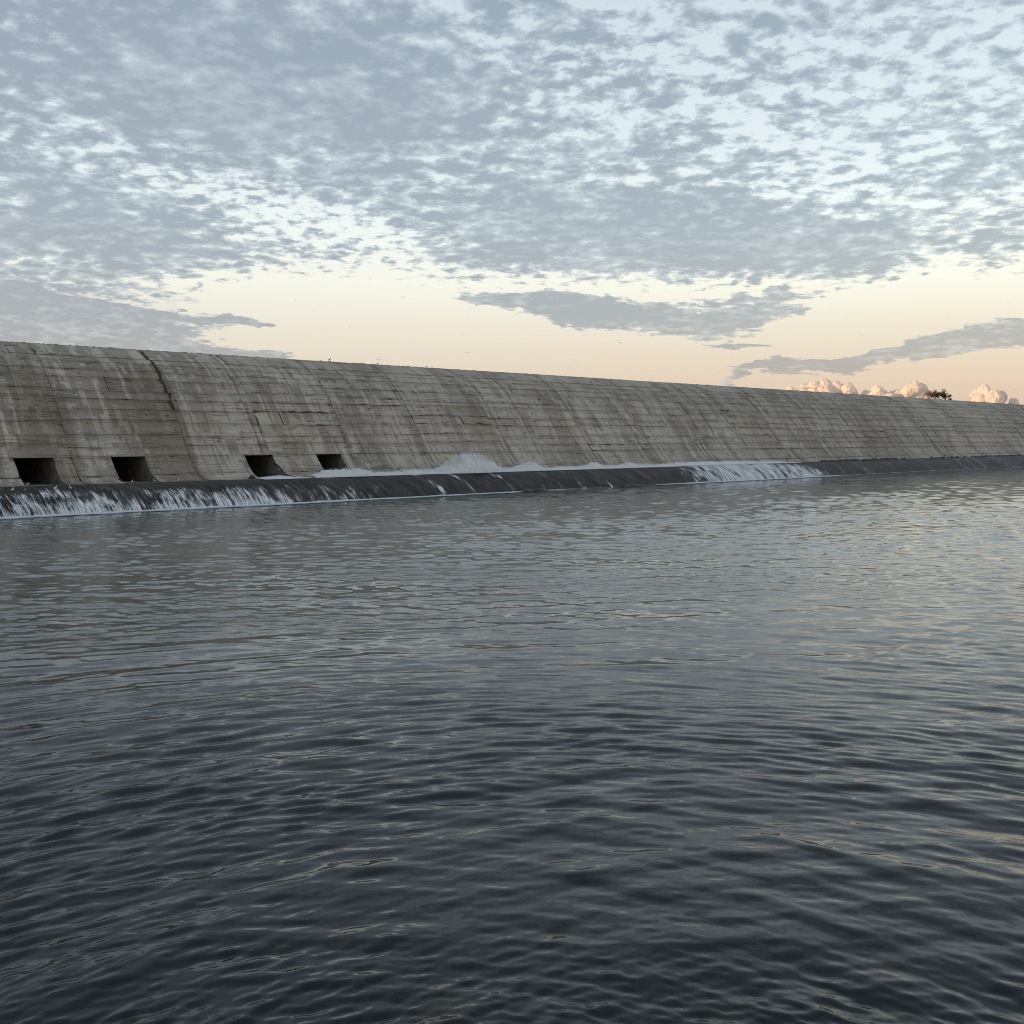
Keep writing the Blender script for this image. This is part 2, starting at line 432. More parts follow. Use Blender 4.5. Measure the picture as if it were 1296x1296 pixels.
tr = node('ShaderNodeBsdfTransparent'); tr.inputs[0].default_value = (.66, .66, .54, 1)
m1 = node('ShaderNodeMixShader'); X.nt.links.new(((1.0 - silt_and_sheen) * .55).s, m1.inputs[0])
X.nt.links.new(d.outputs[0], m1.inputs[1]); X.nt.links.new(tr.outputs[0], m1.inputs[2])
m2 = node('ShaderNodeMixShader'); X.nt.links.new(fr.outputs[0], m2.inputs[0])
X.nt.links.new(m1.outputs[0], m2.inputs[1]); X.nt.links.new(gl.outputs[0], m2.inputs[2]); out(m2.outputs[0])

# ------------------------------------------------------------------ ground sheets
def sheet(name, x0, x1, y0, y1, z, mat, kind='structure'):
    o = mesh_np(name, [(x0, y0, z), (x1, y0, z), (x1, y1, z), (x0, y1, z)], [[0, 1, 2, 3]], mat)
    return tag(o, kind=kind)
sheet('ground', -9000, 9000, -9000, 9000, -4.0, M_land)

# riverbed: shelving away from the near bank
nx, ny = 90, 90
gx = np.linspace(-60, 60, nx); gy = np.linspace(0, 90, ny)
XX, YY = np.meshgrid(gx, gy, indexing='ij')
ZZ = -0.75 - 2.0 * (1 - np.exp(-np.maximum(YY - 6, 0) / 12)) + .12 * np.sin(XX * 1.7 + YY) * np.cos(YY * 1.3 - XX * .4) - .3
tag(mesh_np('riverbed', np.stack([XX, YY, ZZ], -1), grid_faces(nx, ny), M_bed, smooth=True), kind='structure')

# ------------------------------------------------------------------ river surface: real waves on a fan that is finer near the bank
NR, NA = 1300, 900
r = 4.2 * (330 / 4.2) ** (np.linspace(0, 1, NR)); th = np.radians(np.linspace(-44, 44, NA))
R_, TH = np.meshgrid(r, th, indexing='ij')
gx, gy = (R_ * np.sin(TH)).ravel(), (R_ * np.cos(TH)).ravel()
Dn = gx * nv[0] + gy * nv[1]
x0, y0 = -2.0, -2.6
rc = np.maximum(np.hypot(gx + x0, gy + y0), .8); tcx = np.arctan2(gx + x0, gy + y0) * 11.0
wr = np.random.default_rng(5)
z = np.zeros_like(gx); hx = np.zeros_like(gx); hy = np.zeros_like(gx)
dr = np.maximum((R_ * .0033).ravel(), 0)                     # local spacing
def patches(seed, L):                                        # slow patchiness 0..1
    q = np.random.default_rng(seed); s_ = 0
    for i in range(7):
        a_ = q.uniform(0, 6.28); kk = 2 * pi / (L * q.uniform(.6, 1.8))
        s_ = s_ + np.sin(kk * (gx * cos(a_) * .55 + gy * sin(a_)) + q.uniform(0, 6.28))
    return 1 / (1 + np.exp(-s_ * .9))
pa, pb, pc = patches(1, 9), patches(2, 5), patches(3, 22)
calm = 1 - .5 / (1 + np.exp(-(Dn - 52.6) / .5))             # slack aerated water along the apron
farc = 1 / (1 + np.maximum(R_.ravel() - 70, 0) / 120)
Rr = R_.ravel()
far_w = np.clip((Rr - 12) / 16, 0, 1)                        # curved trains by the bank, straight ones further out
HARM = ((1, 1.0), (2, .42), (3, .22))                        # leaning crests: one long side, one short and steep
def train(n, lo, hi, spread, spread2, seed):                 # wave trains between two wavelengths, rms slope 1
    wr = np.random.default_rng(seed)
    h = np.zeros_like(gx); en = 0
    for i in range(n):
        lam = lo * (hi / lo) ** ((i + wr.uniform(0, 1)) / n); kk = 2 * pi / lam
        ang = radians(wr.normal(0, spread)); w_ = wr.uniform(.5, 1.5); an2 = radians(wr.normal(6, spread2))
        p1, p2 = wr.uniform(0, 6.28, 2)
        a1 = kk * (rc * cos(ang) + tcx * sin(ang)) + p1
        a2 = kk * (gy * cos(an2) - gx * sin(an2)) + p2
        for m_, c_ in HARM:
            f = np.clip((lam / m_ / dr - 2.2) / 2, 0, 1) * c_
            h += w_ / kk * f * (np.sin(m_ * a1) * (1 - far_w) + (-np.sin(m_ * a2) * far_w if hi > .3 else 0))
        en += .5 * w_ * w_ * 1.9
    return h / math.sqrt(en)
fade = lambda a, b, r0, r1: a + (b - a) * np.clip((Rr - r0) / (r1 - r0), 0, 1)
z = train(10, 1.9, 5.0, 11, 14, 101) * fade(.030, .010, 9, 30) * (.7 + .6 * pc) * (.5 + .5 * calm)
z += train(16, .75, 1.9, 14, 32, 102) * np.interp(Rr, [9, 22, 32, 42, 60], [.058, .048, .066, .105, .10]) * (.7 + .5 * pa) * calm
z += train(20, .28, .75, 15, 34, 103) * np.interp(Rr, [9, 24, 32, 42], [.155, .070, .075, .09]) * (.35 + 1.0 * pa) * calm
z += train(26, .085, .28, 12, 24, 104) * fade(.28, .09, 9, 26) * (.10 + 1.5 * pb * (.2 + pa)) * calm
z *= farc; 
co = np.stack([gx + hx * farc, gy + hy * farc, z], -1)
rip = (.2 + 1.0 * pb * (.4 + pa)) * calm * np.clip(.35 + R_.ravel() / 28, 0, 1) * np.clip(1.25 - R_.ravel() / 220, .4, 1)
wo_ = mesh_np('river_water', co, grid_faces(NR, NA, True), M_water, smooth=True, attrs={'ripple': rip, 'silt_and_sheen': np.clip((Rr - 8.5) / 30, 0, 1)})
tag(wo_, kind='structure')
del co, z, hx, hy
o = sheet('outer_water', -2500, 2500, -2500, 2500, -.22, M_water)

# ------------------------------------------------------------------ dam section
prof = np.array([(57.5, 1.43), (58.3, 1.48), (58.9, 1.68), (59.5, 2.14), (60.0, 2.68), (60.35, 3.10), (61.0, 3.98), (62.2, 5.62),
                 (63.6, 7.34), (65.0, 8.62), (66.1, 9.32), (67.0, 9.76), (67.7, 10.03)])
def catmull(P, n=14):
    Q = np.vstack([2 * P[0] - P[1], P, 2 * P[-1] - P[-2]]); o = []
    for i in range(1, len(Q) - 2):
        p0, p1, p2, p3 = Q[i - 1:i + 3]
        for t in np.linspace(0, 1, n, endpoint=False):
            o.append(.5 * (2 * p1 + (p2 - p0) * t + (2 * p0 - 5 * p1 + 4 * p2 - p3) * t * t + (3 * p1 - p0 - 3 * p2 + p3) * t ** 3))
    o.append(P[-1]); return np.array(o)
cp = catmull(prof)
ss = np.concatenate([[0], np.cumsum(np.hypot(*np.diff(cp, axis=0).T))])
L = ss[-1]
def at_s(s): return np.interp(s, ss, cp[:, 0]), np.interp(s, ss, cp[:, 1])
def nrm_s(s):
    d1, z1 = at_s(np.maximum(s - .05, 0)); d2, z2 = at_s(np.minimum(s + .05, L))
    l = np.hypot(d2 - d1, z2 - z1); return -(z2 - z1) / l, (d2 - d1) / l     # points out of the face (towards the river, up)
s_open = float(np.interp(2.93, cp[:, 1], ss))
OPEN = [(19.76, 21.8), (25.2, 27.25), (34.0, 36.05), (39.5, 41.5)]

dam = empty('dam', P3(60, 60, 0))
tag(dam, 'long weathered grey concrete dam with sloping panelled face and four square sluice openings', 'dam')
inv = Matrix.Translation(-dam.location)
def onto(o):                        # parent keeping world coordinates
    o.parent = dam; o.matrix_parent_inverse = inv; return o

rows = [0.0, s_open * .52, s_open]
nrow = 10
top_s = L - 1.95
hts = np.array([1.0, .85, 1.1, .95, 1.05, .8, 1.15, .95, .9, .75]); hts = hts / hts.sum() * (top_s - s_open)
for h in hts: rows.append(rows[-1] + h)
rows.append(L)

jr = np.random.default_rng(21)
panel_count = 0
def panel_geo(T0, T1, s0, s1, wear, coarse=False):
    wid, hei = T1 - T0, s1 - s0
    nu = int(np.clip(round(wid / (.9 if coarse else .45)), 2, 26)) + 1
    nvv = (2 if hei < 1.3 else 4) + 1
    tt = np.linspace(T0, T1, nu); sv = np.linspace(s0, s1, nvv)
    TT, SV = np.meshgrid(tt, sv, indexing='ij'); TT = TT.copy(); SV = SV.copy()
    g_ = .005 if T0 < 70 else .002; gt = .006 if T0 < 50 else .013
    jit = lambda n: np.abs(jr.normal(0, 1, n)) ** 1.6 * wear
    SV[:, 0] += g_ + jit(nu); SV[:, -1] -= g_ + jit(nu)
    TT[0, :] += gt + jit(nvv) * 1.2; TT[-1, :] -= gt + jit(nvv) * 1.2
    if s0 > rows[6]:                       # the wide broken joint high on the left
        if abs(T1 - 30.2) < .01: TT[-1, :] -= np.abs(jr.normal(.09, .10, nvv))
        if abs(T0 - 30.2) < .01: TT[0, :] += np.abs(jr.normal(.05, .12, nvv))
    off = jr.uniform(-.006, .016) + jr.normal(0, .006, TT.shape)
    D_, Z_ = at_s(SV); n0, n1_ = nrm_s(SV)
    D_ = D_ + n0 * off; Z_ = Z_ + n1_ * off
    # skirt that turns the edge down into the joint
    ring = [(i, 0) for i in range(nu)] + [(nu - 1, j) for j in range(1, nvv)] + [(i, nvv - 1) for i in range(nu - 2, -1, -1)] + [(0, j) for j in range(nvv - 2, 0, -1)]
    top = P3a(D_, TT, Z_).reshape(-1, 3); uv = np.stack([TT, SV], -1).reshape(-1, 2)
    ri = np.array([i * nvv + j for i, j in ring])
    nn0, nn1 = nrm_s(SV.ravel()[ri])
    sk = P3a(D_.ravel()[ri] - nn0 * .07, TT.ravel()[ri], Z_.ravel()[ri] - nn1 * .07)
    f = grid_faces(nu, nvv, True); N0 = len(top); K = len(ri); a = np.arange(K); b = (a + 1) % K
    f2 = np.stack([ri[a], N0 + a, N0 + b, ri[b]], 1)
    return np.vstack([top, sk]), np.vstack([f, f2]), np.vstack([uv, uv[ri]])
def panel(T0, T1, s0, s1, wear, bucket=None):
    if T1 - T0 < .05: return
    c, f, uv = panel_geo(T0, T1, s0, s1, wear, bucket is not None)
    if bucket is not None: bucket.append((c, f, uv)); return
    global panel_count; panel_count += 1
    onto(mesh_np('concrete_panel', c, f, M_con, uv=uv))
def subtract(T0, T1, cuts):
    segs = [(T0, T1)]
    for a, b in cuts:
        nxt = []
        for p, q in segs:
            if b <= p or a >= q: nxt.append((p, q))
            else:
                if a - p > .05: nxt.append((p, a))
                if q - b > .05: nxt.append((b, q))
        segs = nxt
    return segs
joints = [8, 15, 22.9, 30.2, 35.9, 42.6, 49.5, 57.6, 68.2, 76.5, 85.2, 92.5, 100, 108.5, 117, 127, 138, 150, 165]
for mi in range(len(joints) - 1):
    a, b = joints[mi], joints[mi + 1]
    rj = [q if (k_ < 3 or k_ >= len(rows) - 2) else q + jr.uniform(-.2, .2) for k_, q in enumerate(rows)]
    for ri_ in range(len(rows) - 1):
        s0, s1 = rj[ri_], rj[ri_ + 1]
        wear = float(jr.choice([.002, .007, .035], p=[.62, .26, .12]))
        if ri_ == len(rows) - 2: wear = .022
        if s1 <= s_open + 1e-6: pieces = subtract(a, b, OPEN)
        else:
            pieces = [(a, b)]
            if b < 78 and 2 < ri_ < len(rows) - 2 and jr.random() < .5:
                c_ = a + (b - a) * jr.uniform(.25, .75); pieces = [(a, c_), (c_, b)]
        for p, q in pieces: panel(p, q, s0, s1, wear)
for nm, (ta, tb) in (('left', (-240, 8)), ('right', (165, 620))):
    bucket = []
    t = ta
    while t < tb - .1:
        t2 = min(t + jr.uniform(9, 14), tb)
        if tb - t2 < 3: t2 = tb
        for ri_ in range(len(rows) - 1): panel(t, t2, rows[ri_], rows[ri_ + 1], .008, bucket)
        t = t2
    n0 = 0; C, F, U = [], [], []
    for c, f, uv in bucket: C.append(c); F.append(f + n0); U.append(uv); n0 += len(c)
    o = onto(mesh_np('distant_panels', np.vstack(C), np.vstack(F), M_con, uv=np.vstack(U)))
    tag(o, kind='stuff')

# solid core behind the panels, cut where the sluices pass through
def strip(T0, T1, s0, s1, off=.06):
    sv = np.linspace(s0, s1, 14); D_, Z_ = at_s(sv); a, b = nrm_s(sv)
    c0 = P3a(D_ - a * off, T0, Z_ - b * off); c1 = P3a(D_ - a * off, T1, Z_ - b * off)
    return np.vstack([c0, c1]), grid_faces(2, 14, True)
C, F, n0 = [], [], 0
for p in [(-240, 620, s_open + .0, L)] + [(a, b, 0, s_open) for a, b in subtract(-240, 620, [(a - .0, b + .0) for a, b in OPEN])]:
    c, f = strip(*p); C.append(c); F.append(f + n0); n0 += len(c)
onto(mesh_np('dam_core', np.vstack(C), np.vstack(F), M_core))

# crest walkway and upstream face
Dc = np.array([67.66, 67.72, 72.4, 72.5, 72.5]); Zc = np.array([9.85, 10.05, 10.11, 10.02, -3.9])
tt = np.arange(-240, 621, 2.0)
wobz = .012 * n1(tt, 4, 5, .12)
cz = P3a(Dc[None, :], tt[:, None], Zc[None, :] + wobz[:, None] * np.array([0, 1, 1, 1, 0]))
uvc = np.stack(np.broadcast_arrays(tt[:, None], np.array([0, .2, 4, 4.2, 18])[None, :]), -1)
onto(mesh_np('crest', cz, grid_faces(len(tt), 5, True), M_cap, uv=uvc.reshape(-1, 2)))
# reservoir behind
o = mesh_np('reservoir_water', P3a(np.array([72.6, 72.6, 1500, 1500]), np.array([-1500, 2500, 2500, -1500]), 8.9), [[0, 1, 2, 3]], M_water)
tag(o, kind='structure')

# sluice tunnels
Df = float(at_s(s_open)[0])
for a, b in OPEN:
    sv = np.linspace(.35, s_open, 16); D_, Z_ = at_s(sv)
    zf = 1.40; back = 67.5; zt = 2.93
    verts, faces = [], []
    def poly(vs):
        i0 = len(verts); verts.extend(vs); faces.append(tuple(range(i0, i0 + len(vs))))
    for T_, flip in ((a, 0), (b, 1)):
        pts = [P3(d_ - .0, T_, z_) for d_, z_ in zip(D_, Z_)] + [P3(back, T_, zt), P3(back, T_, zf), P3(D_[0], T_, zf)]
        poly(pts if flip else pts[::-1])
    poly([P3(Df, a, zt), P3(Df, b, zt), P3(back, b, zt), P3(back, a, zt)])
    poly([P3(57.3, a, zf), P3(57.3, b, zf), P3(back, b, zf), P3(back, a, zf)])
    poly([P3(back, a, zf), P3(back, b, zf), P3(back, b, zt), P3(back, a, zt)])
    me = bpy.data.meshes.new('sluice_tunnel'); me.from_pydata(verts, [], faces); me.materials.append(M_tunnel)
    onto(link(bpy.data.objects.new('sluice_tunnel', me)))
    # thin lighter lip over the opening
    bm = bmesh.new(); bmesh.ops.create_cube(bm, size=1)
    for v_ in bm.verts:
        D__ = Df - .10 + (v_.co.y) * .22; v_.co = Vector(P3(D__, (a + b) / 2 + v_.co.x * (b - a + .1), 2.95 + v_.co.z * .055))
    onto(bm_obj('lintel', bm, M_cap, smooth=False)).data.uv_layers.new(name='uv')

# ------------------------------------------------------------------ apron: a rounded wet sill between the toe and the river
ap = catmull(np.array([(58.4, 1.33), (57.6, 1.42), (57.0, 1.40), (56.3, 1.22), (55.6, .82), (55.0, .30), (54.55, -.25), (54.2, -1.0), (54.0, -3.9)]), 6)
aps = np.concatenate([[0], np.cumsum(np.hypot(*np.diff(ap, axis=0).T))])
tt = np.concatenate([np.arange(-240, 8, 2.0), np.arange(8, 200, .25), np.arange(200, 621, 2.0)])
apn = np.gradient(ap, axis=0); apn = np.stack([apn[:, 1], -apn[:, 0]], 1); apn /= np.hypot(*apn.T)[:, None]
rough = (jr.normal(0, .008, (len(tt), len(ap))) + .03 * n1(tt, 8, 6, .35)[:, None])
sgn = 1 if apn[3, 1] > 0 else -1
co = P3a(ap[None, :, 0] + sgn * apn[None, :, 0] * rough, tt[:, None], ap[None, :, 1] + sgn * apn[None, :, 1] * rough)
uva = np.stack(np.broadcast_arrays(tt[:, None], aps[None, :]), -1).reshape(-1, 2)
onto(mesh_np('apron', co, grid_faces(len(tt), len(ap)), M_apron, uv=uva, smooth=True))

# sheets of white water running over it
def sm(x, a, b): t_ = np.clip((x - a) / (b - a), 0, 1); return t_ * t_ * (3 - 2 * t_)
ap2 = catmull(np.array([(58.3, 1.46), (57.6, 1.48), (57.0, 1.455), (56.3, 1.28), (55.6, .89), (55.0, .38), (54.55, -.12), (54.4, -.3)]), 8)
s2 = np.concatenate([[0], np.cumsum(np.hypot(*np.diff(ap2, axis=0).T))]); L2 = s2[-1]
tt = np.arange(6, 210, .09)
TT, SV = np.meshgrid(tt, s2, indexing='ij')
fr_ = SV / L2
left = sm(TT, 50, 30) * (.50 + .10 * n1(TT, 31, 5, .7))
edge_l = .46 - .08 * sm(TT, 36, 18) + .05 * n1(TT, 32, 6, 1.1)
foam = left * 1.25 * (.75 * sm(fr_, edge_l, edge_l + .2) + .35 * sm(fr_, edge_l + .1, 1.0)) + .16 * sm(fr_, .9, 1.0) * sm(TT, 60, 40)
foam += .12 * sm(TT, 58, 40) * sm(fr_, .15, .4)
Tr0, Tr1 = T_at(57, 842), T_at(57, 1000)
Tl1 = T_at(55, 1055)
mid = sm(TT, Tr0 - 3, Tr0 + 5) * sm(TT - fr_ * 9, Tl1 - 3, Tl1 - 14)
topcut = sm(TT, Tr1 - 14, Tr1 + 2)                      # right end of the fall starts lower on the sill
foam = np.maximum(foam, mid * (.84 + .14 * n1(TT, 33, 4, .5)) * (1 - topcut * sm(fr_, .5, .25)))
for tx, wd in ((1075, .8), (1110, 1.0), (1155, .9), (1200, 2.0), (1225, 1.2), (1255, 3.5), (700, .5), (735, .6), (560, .5), (610, .7), (520, .6)):
    tc_ = T_at(56.5, tx); foam += .48 * np.exp(-((TT - tc_ - fr_ * 2) / wd) ** 2)
foam += .02
disp = .025 * n1(TT * 3 + SV * .2, 35, 5, 1.5) * np.clip(foam * 2, 0, 1) + .06 * mid
co = P3a(ap2[None, :, 0] - .6 * disp, TT, ap2[None, :, 1] + .7 * disp)
o = mesh_np('falling_water', co, grid_faces(len(tt), len(ap2)), M_foam, uv=np.stack([TT, SV], -1).reshape(-1, 2), smooth=True, attrs={'foam': foam})
tag(o, kind='stuff')

# churned foam on the sill: the jet leaving the fourth sluice and the boils beyond it
hp = [(395, 2), (411, 7), (440, 9), (455, 8), (478, 4), (500, 3.5), (530, 5), (552, 4), (565, 8), (578, 16), (594, 21), (611, 17), (624, 9), (637, 3.5), (652, 3.5),
      (667, 10), (676, 8), (688, 3), (703, 2.5), (716, 4.5), (730, 2.5), (742, 4), (752, 6.5), (765, 3), (782, 3), (797, 5.5), (812, 2.5), (835, 2.5), (860, 4), (900, 4), (940, 3.5), (985, 2), (1010, .3)]
Th = np.array([T_at(57.6, p[0]) for p in hp])
mpp = np.array([57.6 / (sin(A) - (p[0] - 648) / 1296 * cos(A)) / 1296 for p in hp])
Hh = np.array([p[1] for p in hp]) * mpp
def foam_ridge(name, t0, t1, hf, Dc_, wbase, zb, seed, rough_=1.0):
    tt = np.arange(t0, t1, .07); ph = np.linspace(0, pi, 22)
    TT, PH = np.meshgrid(tt, ph, indexing='ij')
    H = hf(TT) * (1 + .30 * n1(TT, seed, 7, 2.6)); H = np.maximum(H, .02)
    Wd = wbase + .55 * H
    D_ = Dc_ - np.cos(PH) * Wd; Z_ = zb + np.sin(PH) ** 1.2 * H
    P = P3a(D_, TT, Z_).reshape(-1, 3)
    q = np.array([mnoise.fractal(Vector((p[0] * 2.2, p[1] * 2.2, p[2] * 2.2 + seed)), 1.0, 2.0, 4) for p in P])
    P[:, 2] += q * .08 * np.clip(H.ravel() * 2, .12, 1.2) * np.sin(PH).ravel()
    P[:, 1] -= q * .04
    att = 1.0 - .62 * (np.sin(PH).ravel() ** 6) * np.clip(H.ravel(), 0, 1)
    o = mesh_np(name, P, grid_faces(len(tt), len(ph)), M_spray, smooth=True, attrs={'foam': att})
    tag(o, kind='stuff')
hf = lambda T_: np.interp(T_, Th, Hh)
foam_ridge('churning_foam', Th[0], Th[-1], hf, 57.75, .62, 1.43, 3)
foam_ridge('sluice_foam', 33.6, 37.6, lambda T_: .16 * np.exp(-((T_ - 35.2) / 1.4) ** 2), 57.9, .9, 1.43, 9)

# spray droplets round the boils
dr_ = np.random.default_rng(4); pts = []
for px_c, hpx, n_, w_ in ((594, 24, 6000, 2.6), (668, 11, 900, .8), (752, 8, 600, .9), (798, 7, 600, .9), (440, 10, 600, 1.8), (570, 10, 1500, 1.8), (895, 6, 2200, 9), (640, 6, 900, 12)):
    Tc = T_at(57.7, px_c); mp = np.interp(Tc, Th, mpp)
    t_ = Tc + dr_.normal(0, w_, n_); env = np.interp(t_, Th, Hh)
    zz = 1.42 + env * (dr_.uniform(.6, 1.0, n_) + np.abs(dr_.normal(0, .22, n_))) + np.abs(dr_.normal(0, .03, n_))
    pts.append(np.stack([57.7 + dr_.normal(0, .3, n_) * (1 + env * .4), t_, zz], 1))
pts = np.vstack(pts); Pd = P3a(pts[:, 0], pts[:, 1], pts[:, 2]); K = len(Pd)
tet = np.array([(1, 1, 1), (-1, -1, 1), (-1, 1, -1), (1, -1, -1)]) / 1.7
sz = dr_.uniform(.008, .026, K)
V_ = (Pd[:, None, :] + tet[None] * sz[:, None, None]).reshape(-1, 3)
tf = np.array([(0, 1, 2), (0, 3, 1), (0, 2, 3), (1, 3, 2)])
tag(mesh_np('spray', V_, (tf[None] + 4 * np.arange(K)[:, None, None]).reshape(-1, 3), M_drop), kind='stuff')

V_, F_ = [], []
for px_c, n_, w_, hh in ((592, 420, 1.5, 1.25), (600, 260, 2.2, .8), (668, 90, .6, .5), (752, 50, .6, .35), (798, 50, .5, .3), (440, 90, 1.2, .35), (895, 240, 8, .22)):
    Tc = T_at(57.7, px_c)
    for _ in range(n_):
        t_ = Tc + dr_.normal(0, w_); env = float(np.interp(t_, Th, Hh)); d_ = 57.75 + dr_.normal(0, .3)
        z0 = 1.45 + env * dr_.uniform(.35, .95); ln = hh * dr_.uniform(.12, .5)
        up = np.array([dr_.normal(-.12, .25), (t_ - Tc) / max(w_, .5) * .45 + dr_.normal(0, .2), 1.0]); up /= np.linalg.norm(up)
        a_ = np.array([d_, t_, z0]); b_ = a_ + up * ln; w2 = dr_.uniform(.008, .03); i0 = len(V_)
        for q_ in ((a_ + (0, w2, 0)), (a_ - (0, w2, 0)), (a_ + (w2, 0, 0)), b_): V_.append(P3(*q_))
        F_ += [(i0, i0 + 1, i0 + 3), (i0 + 1, i0 + 2, i0 + 3), (i0 + 2, i0, i0 + 3), (i0, i0 + 2, i0 + 1)]
tag(mesh_np('spray_jets', V_, F_, M_drop), kind='stuff')

# foam floating on the river along the foot of the sill
m = M_float = new_mat('floating_foam')
uvn = node('ShaderNodeUVMap', uv_map='uv'); u, v, _ = sep(uvn.outputs[0])
fa = X(node('ShaderNodeAttribute', attribute_name='foam').outputs['Fac'])
na = noise(vec(u * .8, v * 2.5), 1.0, 5, .65, .3); nb = noise(vec(u * 5, v * 9), 1.0, 3, .6)
al = ramp01(fa + (na - .5) * .9 + (nb - .5) * .3, .22, 1.15)
d = node('ShaderNodeBsdfDiffuse'); d.inputs[0].default_value = (.62, .68, .72, 1); X.nt.links.new(bump(nb, .05), d.inputs['Normal'])
tr = node('ShaderNodeBsdfTransparent'); m2 = node('ShaderNodeMixShader'); X.nt.links.new(al.s, m2.inputs[0])
X.nt.links.new(tr.outputs[0], m2.inputs[1]); X.nt.links.new(d.outputs[0], m2.inputs[2]); out(m2.outputs[0])
tt = np.arange(8, 190, .25); dd = np.linspace(0, 1, 22)
TT, DD = np.meshgrid(tt, dd, indexing='ij')
D_ = 54.9 - DD * 6.5 + .12 * n1(TT, 61, 6, .8)
amt = (1 + .22 * n1(TT, 62, 6, 1.3)) * np.interp(TT, [8, 36, 44, 54, 60, T_at(54, 690), T_at(54, 830), T_at(54, 870), T_at(54, 1050), T_at(54, 1080), 190],
                [1.0, 1.0, .85, .75, .45, .3, .35, 1.05, 1.05, .4, .35])
fo = amt * (1.15 * np.exp(-((DD - .08) / .07) ** 2) + .62 * np.exp(-DD / .55))
zf = .035 + .05 * np.exp(-((DD - .08) / .06) ** 2) * amt + .01 * n1(TT * 2 + DD * 9, 51, 4, 2)
o = mesh_np('floating_foam', P3a(D_, TT, zf), grid_faces(len(tt), len(dd)), M_float, uv=np.stack([TT, D_], -1).reshape(-1, 2), smooth=True, attrs={'foam': fo})
tag(o, kind='stuff')

# ------------------------------------------------------------------ rocks
def rock_mesh(name, sx, sy, sz, seed, sub=3, rough=.35):
    bm = bmesh.new(); bmesh.ops.create_icosphere(bm, subdivisions=sub, radius=1)
    for v_ in bm.verts:
        q = mnoise.fractal(v_.co * 1.3 + Vector((seed, 0, 0)), 1.0, 2.0, 4)
        c = v_.co * (1 + q * rough); v_.co = Vector((c.x * sx, c.y * sy, c.z * sz))
    return bm
def river_pt(px, py):
    dep = 4 * 1296 / (py - 555); return ((px - 648) / 1296 * dep, dep)
for px, py, s_, lab, i in ((540, 1255, (.75, .55, .4), 'brown stone under the water near the middle of the bottom edge', 1),
                        (232, 1275, (.6, .4, .3), 'dim brown stone under the water near the bottom left corner', 2)):
    x, y = river_pt(px, py)
    o = bm_obj('submerged_stone', rock_mesh('s', *s_, seed=i * 7.0), M_stone); o.location = (x, y + .2, -.62)
    tag(o, lab, 'stone', 'stones under the water by the near bank')
for px, D_, s_, lab, i in ((319, 58.0, (.22, .18, .16), 'small broken lump of concrete at the left foot of the third sluice opening', 11),
                         (409, 57.9, (.30, .2, .24), 'pointed broken lump of concrete at the left foot of the fourth sluice opening', 12),
                         (34, 58.1, (.16, .14, .12), 'small pale lump of rubble at the left foot of the leftmost sluice opening', 13),
                         (668, 53.9, (.55, .3, .22), 'small dark wet rock in white foam at the foot of the sill', 4),
                         (684, 53.9, (.8, .35, .2), 'lumpy dark wet rock at the foot of the sill, right beside the foamy one', 5),
                         (800, 53.9, (1.6, .4, .18), 'long low dark slab at the foot of the sill, left of the wide fall', 6)):
    p = P3(D_, T_at(D_, px), .06 if D_ < 55 else 1.52)
    o = bm_obj('rock', rock_mesh('r', *s_, seed=i * 9.0), M_rock); o.location = p; o.rotation_euler = (0, 0, pi / 2 - A)
    tag(o, lab, 'rock', 'rocks at the foot of the sill' if D_ < 55 else 'broken lumps beside the sluices')
# loose rubble lying along the top of the sill on the right
bm = bmesh.new()
for i in range(150):
    T_ = T_at(57.5, random.choice([random.uniform(1040, 1150), random.uniform(1090, 1135), random.uniform(1180, 1290)]))
    b2 = rock_mesh('q', random.uniform(.1, .38), random.uniform(.08, .2), random.uniform(.08, .24), i * 1.7, 1, .4)
    b2.transform(Matrix.Translation(P3(57.45 + random.uniform(-.25, .25), T_, 1.45)))
    me = bpy.data.meshes.new('tmp'); b2.to_mesh(me); b2.free(); bm.from_mesh(me); bpy.data.meshes.remove(me)
tag(bm_obj('rubble', bm, M_rock, smooth=False), kind='stuff')

# ------------------------------------------------------------------ iron stubs on the sill
def cyl(bm, p, q, r0, r1, n=8):
    p, q = Vector(p), Vector(q); ax = (q - p); ln = ax.length; rot = ax.to_track_quat('Z', 'Y').to_matrix().to_4x4()
    bmesh.ops.create_cone(bm, cap_ends=True, segments=n, radius1=r0, radius2=r1, depth=ln, matrix=Matrix.Translation((p + q) / 2) @ rot)
for px, h, lab in ((996, .55, 'tallest rusty iron stub, on the sill at the right end of the white fall'),
                   (1043, .38, 'rusty iron stub on the sill just right of where the white fall ends'),
                   (1108, .42, 'rusty iron stub on the sill among the dark rubble'),
                   (1195, .45, 'rusty iron stub standing far right on the sill, beyond the rubble')):
    T_ = T_at(57.45, px); r_ = empty('iron_stub', P3(57.45, T_, 1.38))
    bm = bmesh.new(); cyl(bm, (0, 0, 0), (.02, 0, h), .055, .045); bm_obj('shaft', bm, M_rust, r_)
    bm = bmesh.new(); cyl(bm, (0, 0, 0), (0, 0, .07), .12, .10); bm_obj('footing', bm, M_rock, r_)
    tag(r_, lab, 'post', 'iron stubs along the sill')

